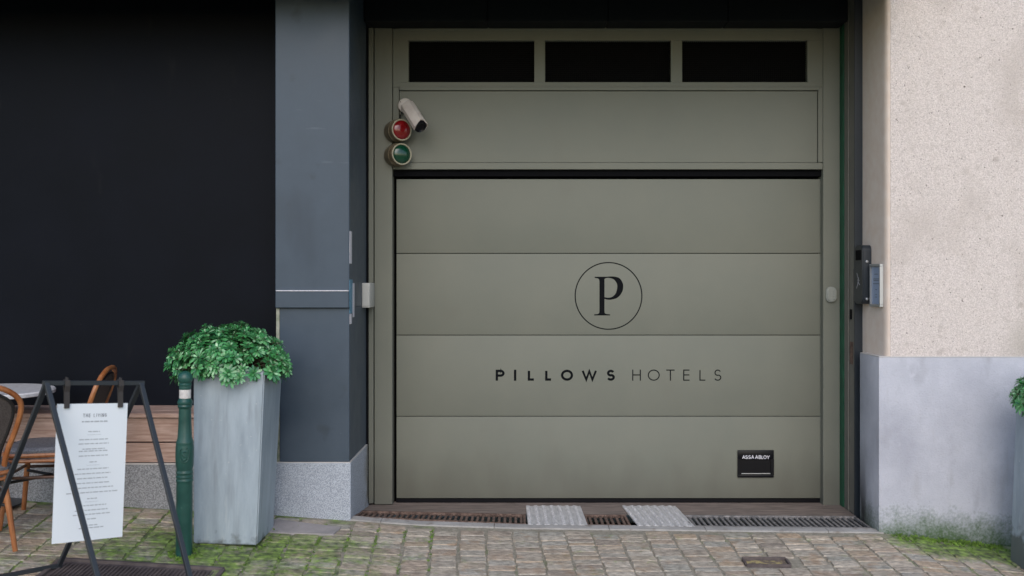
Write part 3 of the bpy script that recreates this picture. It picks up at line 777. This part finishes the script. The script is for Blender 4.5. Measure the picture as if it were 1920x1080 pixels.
# keypad
c = Vector((X(1557.5,YF), YF, Z(552,YF)))
t = thing('keypad', 'oval pale grey keypad on the right door post', 'keypad', c)
def rrect(bm, cx, cz, w, h, r, y0, y1, n=6):
    pts = []
    for (sx, sz, a0) in ((1,1,0),(-1,1,90),(-1,-1,180),(1,-1,270)):
        for i in range(n+1):
            a = R(a0+90*i/n); pts.append((cx+sx*(w/2-r)+r*math.cos(a), cz+sz*(h/2-r)+r*math.sin(a)))
    f = bm.faces.new([bm.verts.new((x, y0, z)) for x, z in pts])
    r_ = bmesh.ops.extrude_face_region(bm, geom=[f]); bmesh.ops.translate(bm, vec=(0,y1-y0,0), verts=[v for v in r_['geom'] if isinstance(v, bmesh.types.BMVert)])
bm = bmesh.new(); rrect(bm, c.x, c.z, .072, .108, .034, YF-.001, YF-.026)
bmesh.ops.bevel(bm, geom=[e for e in bm.edges if all(abs(v.co.y-(YF-.026))<1e-5 for v in e.verts)], offset=.008, segments=3, affect='EDGES')
obj('casing', bm, M['keypad'], t)
for i in range(3):
    for j in range(4):
        bm = bmesh.new(); rrect(bm, c.x-.017+i*.017, c.z+.027-j*.018, .0125, .013, .004, YF-.0262, YF-.029, 3); obj('key', bm, M['keypad'], t)
# intercom on the reveal, facing left
c = Vector((2.25, 6.35, Z(515,6.35)))
t = thing('intercom', 'dark navy rounded entry reader box on the right side of the opening', 'intercom', c)
bm = bmesh.new()
pts = []
zc, hh, y0, y1 = c.z, .194, 6.275, 6.435
for (sy, sz, a0) in ((1,1,0),(-1,1,90),(-1,-1,180),(1,-1,270)):
    for i in range(6):
        a = R(a0+18*i); rr_ = .038; pts.append(((y0+y1)/2+sy*((y1-y0)/2-rr_)+rr_*math.cos(a), zc+sz*(hh-rr_)+rr_*math.sin(a)))
f = bm.faces.new([bm.verts.new((xs-.001, y, z)) for y, z in pts])
r_ = bmesh.ops.extrude_face_region(bm, geom=[f]); bmesh.ops.translate(bm, vec=(-.058,0,0), verts=[v for v in r_['geom'] if isinstance(v, bmesh.types.BMVert)])
bmesh.ops.bevel(bm, geom=[e for e in bm.edges if all(abs(v.co.x-(xs-.059))<1e-5 for v in e.verts)], offset=.006, segments=2, affect='EDGES')
obj('casing', bm, M['navy_box'], t)
xf = xs-.0602
obj('window', B(xf-.001, xf+.001, 6.30, 6.40, Z(488,6.35), Z(469,6.35)), M['dark_slot'], t)
bm = bmesh.new()
fz = lambda y, z, d: Vector((xf-.001-d, y, z))
for s0 in ((6.33,6.375,527,512),(6.32,6.36,534,524),(6.34,6.38,520,541)):
    ribbon(bm, [(s0[0], Z(s0[2],6.35)), ((s0[0]+s0[1])/2, Z((s0[2]+s0[3])/2+2,6.35)), (s0[1], Z(s0[3],6.35))], .006, fz, 0)
obj('marking', bm, M['white'], t, smooth=False)
for zz in (490.5, 560.5):
    bm = bmesh.new(); m2 = Vector((0,-1,0)).to_track_quat('Z','Y').to_matrix().to_4x4(); m2.translation = Vector((xs-.030, y0, Z(zz,6.3)))
    lathe(bm, [(.009,-.002),(.009,.003),(.006,.005),(0,.005)], m2, 12); obj('screw', bm, M['silver'], t)
# nameplate with blue card
t = thing('nameplate', 'silver framed pale blue name panel right of the dark entry reader', 'nameplate', (2.29, 6.16, Z(535,6.16)))
xn = xs-.012; ya, yb = 6.075, 6.245; za, zb2 = Z(571,6.15), Z(499,6.15)
bm = bmesh.new()
box(bm, xn-.012, xs-.0005, ya-.006, yb+.006, zb2-.002, zb2+.014, bev=.002); box(bm, xn-.012, xs-.0005, ya-.006, yb+.006, za-.014, za+.002, bev=.002)
box(bm, xn-.011, xs-.001, ya-.006, ya+.006, za+.0025, zb2-.0025); box(bm, xn-.011, xs-.001, yb-.006, yb+.006, za+.0025, zb2-.0025)
obj('frame', bm, M['silver'], t)
obj('card', B(xn, xs-.0008, ya+.0065, yb-.0065, za+.003, zb2-.003), M['bluepanel'], t)
bm = bmesh.new(); ft = lambda y, z, d: Vector((xn-.0008-d, y, z))
for k, (zz, wd) in enumerate(((514,.06),(523,.10),(526,.09),(532,.10),(543,.03),(552,.02),(557,.03))):
    ribbon(bm, [((ya+yb)/2-wd/2, Z(zz,6.16)), ((ya+yb)/2+wd/2, Z(zz,6.16))], .005, ft, 0)
obj('lettering', bm, M['ink'], t, smooth=False)

# ================================================================ STREET OBJECTS
# bollard
c = hit(345, 1040); c_b = c.copy()
t = thing('bollard', 'dark green cast iron bollard with round head and white band', 'bollard', c, (0, R(.4), 0))
k = (c.y/FP)                                    # metres per pixel at the bollard
hb = lambda py: (1040-py)*k
prof = [(.044,-.05),(.044,0),(.0425,hb(905)),(.0435,hb(903)),(.0455,hb(901.5)),(.0455,hb(899)),(.043,hb(897.5)),(.0425,hb(896)),(.0455,hb(894.5)),(.0455,hb(892)),(.0425,hb(890.5)),
        (.0425,hb(888)),(.0455,hb(886.5)),(.0455,hb(884)),(.0425,hb(882)),(.042,hb(880)),(.047,hb(872)),(.0485,hb(850)),(.0475,hb(836)),(.0455,hb(832)),(.047,hb(830)),(.045,hb(827)),
        (.038,hb(820)),(.034,hb(790)),(.0325,hb(766)),(.037,hb(764)),(.039,hb(761)),(.036,hb(758.5)),(.040,hb(757)),(.041,hb(753)),(.036,hb(750)),(.031,hb(747))]
bm = bmesh.new(); lathe(bm, prof+[(0,hb(746.5))], n=32); obj('post', bm, M['bollard'], t, local=True)
bm = bmesh.new(); lathe(bm, [(.0305,hb(746.4)),(.031,hb(731)),(.0305,hb(730.2))], n=32); obj('band', bm, M['whiteband'], t, local=True)
bm = bmesh.new(); z0 = hb(709); rr = .040
lathe(bm, [(.030,hb(730)),(.032,hb(727)),(.031,hb(724)),(.034,hb(722)),(.034,hb(720)),(.030,hb(718))]+[(rr*math.cos(R(a)), z0+rr*math.sin(R(a))) for a in range(-38,90,9)]+[(0,z0+rr)], n=32)
obj('head', bm, M['bollard'], t, local=True)
# raised crest on the front of the bulge
bm = bmesh.new()
cz_ = hb(852); Rr = .0490
def onb(u, v, lift=0):   # u across (m), v up (m)
    a = u/Rr; return Vector((Rr*math.sin(a+.30)*(1+lift), -Rr*math.cos(a+.30)*(1+lift), cz_+v))
sh = [(-.022,.034),(.022,.034),(.023,.0),(.018,-.022),(0,-.036),(-.018,-.022),(-.023,0)]
tube(bm, smooth_path([onb(*p) for p in sh], 4, closed=True), .0035, 6, closed=True)
tube(bm, smooth_path([onb(.010,.018),onb(0,.024),onb(-.010,.014),onb(0,.0),onb(.010,-.010),onb(0,-.022),onb(-.010,-.014)],5), .0042, 6)
tube(bm, smooth_path([onb(-.016,.024),onb(-.013,-.006),onb(-.004,-.026)],4), .003, 6)
obj('crest', bm, M['bollard'], t, local=True)

# planters with shrubs
def planter(loc, tilt, label, h=.985, wt=.40, wb=.36, yaw=0):
    t = thing('planter', label, 'planter', loc, (0, tilt, yaw), group='tall square planters')
    bm = bmesh.new()
    levels = [(0, wb/2), (h, wt/2)]
    ringsO = [[(sx*a, sy*a, z) for sx, sy in ((-1,-1),(1,-1),(1,1),(-1,1))] for z, a in levels]
    inn = [[(sx*(wt/2-.016), sy*(wt/2-.016), h) for sx, sy in ((-1,-1),(1,-1),(1,1),(-1,1))], [(sx*(wt/2-.02), sy*(wt/2-.02), h-.08) for sx, sy in ((-1,-1),(1,-1),(1,1),(-1,1))]]
    V = [[bm.verts.new(p) for p in rg] for rg in ringsO+inn]
    for a, b in zip(V, V[1:]):
        for j in range(4): bm.faces.new((a[j], a[(j+1)%4], b[(j+1)%4], b[j]))
    bm.faces.new(V[0][::-1])
    ed = [e for e in bm.edges if e.verts[0] in V[0]+V[1] and e.verts[1] in V[0]+V[1]]
    bmesh.ops.bevel(bm, geom=ed, offset=.007, segments=2, affect='EDGES')
    obj('box', bm, M['planter'], t, local=True)
    a = wt/2-.021
    bm = bmesh.new(); sheet(bm, -a, a, -a, a, .03, .03, h-.055, lambda x, y: random.uniform(0,.015)); obj('soil', bm, M['soil'], t, local=True)
    return t
def leaf(bm, o, d, n, ln, wd):
    s = d.cross(n).normalized()
    prof = [(0,.12),(.3,.45),(.62,1.0),(.86,.8),(1,.12)]
    L, Rr_, Mi = [], [], []
    for u, ww in prof:
        p = o+d*ln*u+n*(.16*ln*u-.30*ln*u*u)
        Mi.append(bm.verts.new(p-n*wd*.10*ww)); L.append(bm.verts.new(p+s*wd*.5*ww)); Rr_.append(bm.verts.new(p-s*wd*.5*ww))
    for i in range(4):
        bm.faces.new((Mi[i], Mi[i+1], L[i+1], L[i])); bm.faces.new((Rr_[i], Rr_[i+1], Mi[i+1], Mi[i]))
def shrub(loc, rx, ry, rz, seed, label, nros=330, droop=.0, skew=0):
    rnd = random.Random(seed)
    t = thing('shrub', label, 'shrub', loc, group='green shrubs in planters')
    bm = bmesh.new(); st = bmesh.new(); tips = []
    tries = 0
    while len(tips) < nros and tries < 20000:
        tries += 1
        th = rnd.uniform(0, 2*math.pi); ph = math.asin(rnd.uniform(-.12, 1))
        d = Vector((math.cos(th)*math.cos(ph), math.sin(th)*math.cos(ph), math.sin(ph)))
        k = rnd.uniform(.86, 1.08)+.09*math.sin(3*th+seed)*math.cos(ph)
        if rnd.random() < .18: k *= rnd.uniform(.65, .9)
        p = Vector((d.x*rx*k+skew*d.z, d.y*ry*k, d.z*rz*k))
        if d.z < 0 and abs(d.x) < .55 and d.y < 0 and rnd.random() < .4: continue
        if any((p-q_).length < .030 for q_, _ in tips): continue
        tips.append((p, d))
    for p, d in tips:
        dd = (d+Vector((rnd.uniform(-.35,.35), rnd.uniform(-.35,.35), rnd.uniform(.1,.55)))).normalized()
        nL = rnd.randint(9, 13); base = p-dd*.012; R0 = rnd.uniform(.036,.060)
        a = dd.orthogonal().normalized(); b = dd.cross(a)
        for lay, (cnt, opn, sc) in enumerate(((nL, rnd.uniform(.15,.38), 1), (5, rnd.uniform(.7,1.0), .62), (3, 1.9, .4))):
            for i in range(cnt):
                an = 2*math.pi*(i+rnd.uniform(-.25,.25))/cnt+lay*.5
                ra = a*math.cos(an)+b*math.sin(an)
                ld = (ra+dd*(opn+rnd.uniform(-.12,.12))).normalized(); nn = (dd-ld*dd.dot(ld)).normalized()
                leaf(bm, base-dd*.006*(2-lay), ld, nn, R0*sc*rnd.uniform(.85,1.15), R0*.33*sc**.6)
        # loose leaves lower on the twig
        for i in range(5):
            an = rnd.uniform(0, 6.28); ra = a*math.cos(an)+b*math.sin(an); ld = (ra+dd*rnd.uniform(-.1,.5)).normalized(); nn = (dd-ld*dd.dot(ld)).normalized()
            leaf(bm, base-dd*rnd.uniform(.02,.07), ld, nn, R0*rnd.uniform(.7,1), R0*.3)
        tube(st, smooth_path([(p.x*.12, p.y*.12, -.06), (p.x*.55, p.y*.55, p.z*.5), p-dd*.01], 3), [.006]*3+[.004]*3+[.003], 5)
    obj('foliage', bm, M['leaf'], t, local=True, recalc=False)
    obj('stems', st, M['stem'], t, local=True)
fr = hit(482, 1028)
pc = Vector((fr.x-.18, fr.y+.18, 0)); pc.z = gz(pc.x, pc.y)-.004
planter(pc, R(1.6), 'tall grey tapered planter beside the green bollard')
shrub((pc.x-.005, pc.y-.01, pc.z+.972), .335, .30, .270, 3, 'dense glossy green shrub in the planter beside the bollard', skew=-.02)
bl = hit(1890, 1048)
pr = Vector((bl.x+.185, bl.y-.19, 0)); pr.z = gz(pr.x, pr.y)-.004
planter(pr, R(4.0), 'tall grey planter cut off at the right edge of the photo')
shrub((pr.x+.045, pr.y, pr.z+.985), .255, .25, .25, 11, 'green shrub in the planter at the right edge', nros=230)

# menu stand
TR = Vector((-1.814, 4.592, 0)); TR.z = Z(718, TR.y)
TL = Vector((-2.127, 4.312, 0)); TL.z = Z(718, TL.y)
v = TL-TR; v.z = 0
def gp(x, y): return Vector((x, y, gz(x, y)+.012))
B2 = hit(111, 1064); B2.z += .01
B1 = gp(B2.x+v.x, B2.y+v.y)
F2 = gp(-1.425, 4.33); F1 = gp(F2.x+v.x+.045, F2.y+v.y)
t = thing('menu_stand', 'black steel A-frame menu stand with hanging white board', 'menu stand', ((TL+TR)/2*1).to_tuple()[:2]+(gz(-1.97,4.45),))
W_ = .021
e = (TR-TL).normalized()
obj('top_bar', (lambda b: (bar(b, TL-e*.016, TR+e*.016, W_, W_), b)[1])(bmesh.new()), M['frame_steel'], t)
dn = Vector((0,0,-.012))
for a, b in ((TL, F1),(TR, F2),(TL, B1),(TR, B2)):
    bm = bmesh.new(); dd = (b-a).normalized(); bar(bm, a+dd*.0, b, W_, W_, up=e); obj('leg', bm, M['frame_steel'], t)
for a, b in ((F1,F2),(B1,B2)):
    bm = bmesh.new(); bar(bm, a-e*.01, b+e*.01, W_, W_); obj('foot_bar', bm, M['frame_steel'], t)
# board
a0 = TL+(TR-TL)*.115; a1 = TL+(TR-TL)*.862
sw = Vector((-.85,.5,0)).normalized()*.045
def bd(u, vv, d=0):   # u 0..1 across, vv metres down from the bar
    nrm = (TR-TL).cross(Vector((0,0,-1))+sw/.72).normalized()
    if nrm.y > 0: nrm = -nrm
    return a0+(a1-a0)*u+(Vector((0,0,-1))+sw/.72)*vv+nrm*d
zt0, zb0 = .096, .735
bm = bmesh.new()
c8 = [bd(u, q_, d) for d in (.002,-.002) for u, q_ in ((0,zt0),(1,zt0),(1,zb0),(0,zb0))]
V = [bm.verts.new(p) for p in c8]
for f in ((0,1,2,3),(7,6,5,4),(0,4,5,1),(1,5,6,2),(2,6,7,3),(3,7,4,0)): bm.faces.new([V[i] for i in f])
bo = obj('menu_board', bm, M['board'], t, smooth=False)
for u in (.12, .88):
    bm = bmesh.new(); bwid = .022
    p = a0+(a1-a0)*u; n_ = (bd(.5,.3,.1)-bd(.5,.3,0)).normalized()
    path = [(.0155,.0),(.0155,.013),(-.0155,.013),(-.0155,0),(-.006,-.035),(-.004,-.115)]
    pts2 = [(.0155,0)]
    loop = [(.004,-.115),(.006,-.04),(.0155,-.012),(.0155,.0145),(-.0155,.0145),(-.0155,-.012),(-.006,-.04),(-.004,-.115)]
    for (c0, d0), (c1, d1) in zip(loop, loop[1:]):
        q0 = p+n_*c0+Vector((0,0,1))*d0; q1 = p+n_*c1+Vector((0,0,1))*d1
        bar(bm, q0, q1, .004 if abs(c0-c1) < .02 else bwid, bwid if abs(c0-c1) < .02 else .004, up=e, bev=.0005)
    obj('strap', bm, M['strap'], t)
# print on the board
WB = (a1-a0).length; HB = zb0-zt0
def fb(x, y, d): return bd(x/WB, zt0+y, .0028+d)
def line(bm, cx, y, wd, th):
    x = cx-wd/2; rnd = random.Random(int(y*1e4))
    while x < cx+wd/2-.003:
        l = min(rnd.uniform(.008,.026), cx+wd/2-x)
        ribbon(bm, [(x, y), (x+l, y)], th, fb, 0); x += l+.0035
bm = bmesh.new(); cx = WB*.53
def word(bm, s_, cx, y, cw, gap, h, t_):
    w_ = sum((cw*.25 if ch == 'I' else cw*.6 if ch == ' ' else cw) for ch in s_)+gap*(len(s_)-1); x = cx-w_/2
    for ch in s_:
        ww = cw*.25 if ch == 'I' else cw*.6 if ch == ' ' else cw
        if ch != ' ': glyph(bm, ch, x, x+ww, -(y+h), -y, t_, lambda a, b, d: fb(a, -b, d))
        x += ww+gap
word(bm, 'THE LIVING', cx, .046, .0084, .0042, .0165, .0022)
obj('lettering', bm, M['ink'], bo, smooth=False)
bm = bmesh.new()
line(bm, cx, .083, .115, .006)
yy = HB/261.
def L2(py, wd): line(bm, cx+.002*(py-870)/100, (py-757)*yy, wd, .0042)
for py, wd in ((810,.052),(825,.13),(833,.135),(843,.10),(847,.13),(856,.13),(868,.034),(881,.14),(890,.16),(899,.14),(908,.15),(917,.195),(926,.23),(938,.045),(951,.13),(960,.15),(968,.165),(977,.04),(989,.055),(994,.11)):
    L2(py, wd)
for py in (816, 874, 944): ribbon(bm, [(cx-.03, (py-757)*yy), (cx+.03, (py-757)*yy)], .0012, fb, 0)
obj('lettering', bm, M['inklight'], bo, smooth=False)

# bistro chairs
def chair(label, loc, yaw, seatm):
    t = thing('bistro_chair', label, 'chair', loc, (0,0,yaw), group='rattan bistro chairs')
    sh = .45
    # rear (y=-.2), front (y=+.2); backrest leans back
    def bk(x, z): return Vector((x, -.185-.34*(z-sh), z))
    arch = [bk(-.155,sh-.02), bk(-.165,.53), bk(-.20,.66), bk(-.215,.77), bk(-.185,.835), bk(-.10,.885), bk(0,.895), bk(.10,.885), bk(.185,.835), bk(.215,.77), bk(.20,.66), bk(.165,.53), bk(.155,sh-.02)]
    bm = bmesh.new(); tube(bm, smooth_path(arch, 6), .0145, 10); obj('back_frame', bm, M['rattan'], t, local=True)
    inn = [Vector((p.x*.83, p.y+.004, sh+.03+(p.z-sh)*.86)) for p in arch]
    bm = bmesh.new(); tube(bm, smooth_path(inn, 6), .009, 8); obj('inner_hoop', bm, M['black_wrap'], t, local=True)
    # woven back
    bm = bmesh.new(); ip = smooth_path(inn, 3); n = len(ip); 
    h_ = n//2
    for i in range(h_):
        a, b, c_, d_ = ip[i], ip[i+1], ip[n-2-i], ip[n-1-i]
        a_, b_ = [q+Vector((0,.002,0)) for q in (a, b)]; c2, d2 = [q+Vector((0,.002,0)) for q in (c_, d_)]
        bm.faces.new([bm.verts.new(q) for q in ((a_, b_, c2, d2) if (b_-c2).length > 1e-4 else (a_, b_, d2))])
    r_ = bmesh.ops.extrude_face_region(bm, geom=bm.faces[:]); bmesh.ops.translate(bm, vec=(0,-.004,0), verts=[q for q in r_['geom'] if isinstance(q, bmesh.types.BMVert)])
    obj('woven_back', bm, M['weave'], t, local=True)
    # seat
    rim = [(-.17,-.19),(-.205,0),(-.20,.15),(-.12,.21),(0,.22),(.12,.21),(.20,.15),(.205,0),(.17,-.19),(0,-.205)]
    rp = smooth_path([(a, b, sh-.03) for a, b in rim], 4, closed=True)
    bm = bmesh.new(); tube(bm, rp, .014, 8, closed=True); tube(bm, [q+Vector((0,0,-.032)) for q in rp], .010, 8, closed=True); obj('seat_frame', bm, M['rattan'], t, local=True)
    bm = bmesh.new(); V0 = [bm.verts.new(q+Vector((0,0,-.02))) for q in rp]; V1 = [bm.verts.new(Vector((q.x*1.03, q.y*1.03, sh-.004))) for q in rp]; V2 = [bm.verts.new(Vector((q.x*.93, q.y*.93, sh+.012))) for q in rp]
    for a, b in ((V0,V1),(V1,V2)):
        for j in range(len(a)): bm.faces.new((a[j], a[(j+1)%len(a)], b[(j+1)%len(a)], b[j]))
    bm.faces.new(V2); bm.faces.new(V0[::-1]); obj('seat', bm, seatm, t, local=True)
    for sx, sy, tx, ty, mm in ((-.15,-.18,-.20,-.235,'rattan'),(.15,-.18,.20,-.235,'rattan'),(-.165,.165,-.20,.21,'rattan'),(.165,.165,.20,.21,'rattan')):
        bm = bmesh.new(); tube(bm, [(sx,sy,sh-.02),((sx+tx)/2,(sy+ty)/2,sh/2),(tx,ty,0)], [.0165,.016,.013], 10); lg = obj('leg', bm, M[mm], t, local=True)
        bm = bmesh.new(); kx, ky = sx+(tx-sx)*.12, sy+(ty-sy)*.12; tube(bm, [(sx,sy,sh-.04),(kx,ky,sh-.10)], .0195, 10); obj('binding', bm, M['black_wrap'], lg, local=True)
    bm = bmesh.new()
    for a, b in (((-.178,-.205,.24),(.182,.188,.27)), ((.178,-.205,.24),(-.182,.188,.262))): tube(bm, [a, ((a[0]+b[0])/2,(a[1]+b[1])/2,a[2]+.03), b], .009, 8)
    obj('stretcher', bm, M['black_wrap'], t, local=True)
    bm = bmesh.new()
    for s in (-1, 1): tube(bm, [(s*.172,-.195,.29),(s*.182,.185,.29)], .009, 8)
    tube(bm, [(-.182,.185,.30),(.182,.185,.30)], .009, 8)
    obj('rung', bm, M['rattan_dark'], t, local=True)
    return t
c1 = (-2.99, 5.16); c2 = (-2.77, 5.66)
chair('rattan bistro chair cut off at the left edge of the photo', (*c1, gz(*c1)), R(40), M['cushion'])
chair('rattan bistro chair with grey seat behind the menu board', (*c2, gz(*c2)), R(100), M['cushion'])
# table
tc_ = Vector((-3.25, 5.85, gz(-3.25,5.85)))
t = thing('bistro_table', 'round pale marble bistro table between chairs and bench', 'table', tc_)
bm = bmesh.new(); lathe(bm, [(.36,.675),(.38,.680),(.382,.698),(.374,.706),(0,.706)], n=48); obj('tabletop', bm, M['marble'], t, local=True)
bm = bmesh.new(); lathe(bm, [(.2,0),(.2,.012),(.05,.03),(.03,.05),(.03,.65),(.12,.6745)], n=24); obj('pedestal', bm, M['frame_steel'], t, local=True)

# moss cushions and tiny blades in the damp corners
def moss():
    rnd = random.Random(5); bm = bmesh.new()
    def tuft(x, y, h):
        for i in range(rnd.randint(4, 7)):
            a = rnd.uniform(0, 6.28); d = Vector((math.cos(a), math.sin(a), 0)); b = Vector((x+rnd.uniform(-.008,.008), y+rnd.uniform(-.008,.008), 0)); b.z = gz(b.x, b.y)-.006
            s_ = Vector((-d.y, d.x, 0))*.0022; l = h*rnd.uniform(.6,1.2)
            V = [bm.verts.new(q) for q in (b-s_, b+s_, b+d*l*.35+Vector((0,0,l*.8))+s_*.6, b+d*l*.9+Vector((0,0,l)), b+d*l*.35+Vector((0,0,l*.8))-s_*.6)]
            bm.faces.new(V)
    for i in range(200):      # foot of the right wall
        x = rnd.uniform(2.32, 3.0); tuft(x, 6.0-abs(rnd.gauss(0,.05)), rnd.uniform(.008,.022))
    for i in range(150):      # round planter and bollard
        a = rnd.uniform(0, 6.28); cx_, cy_, r_ = rnd.choice(((pc.x, pc.y, .21), (c_b.x, c_b.y, .055), (c_b.x, c_b.y, .06)))
        k = 1/max(abs(math.cos(a)), abs(math.sin(a))) if r_ > .1 else 1
        rr_ = r_*k*.93+abs(rnd.gauss(0,.022)); tuft(cx_+rr_*math.cos(a), cy_+rr_*math.sin(a), rnd.uniform(.008,.022))
    for i in range(260):      # along the column joints on the left
        k = rnd.randint(-14, -7); v_ = rnd.uniform(-1.3, -.02); u_ = k*.163-.003
        x, y = .6+u_*ca-v_*sa, 6.0+u_*sa+v_*ca
        if -2.5 < x < -1.5 and y < 5.12: continue
        if rnd.random() < .8: tuft(x+rnd.gauss(0,.004), y, rnd.uniform(.006,.014))
    return bm
o = obj('moss', moss(), M['mossy'], None, smooth=False, recalc=False); o['kind'] = 'stuff'
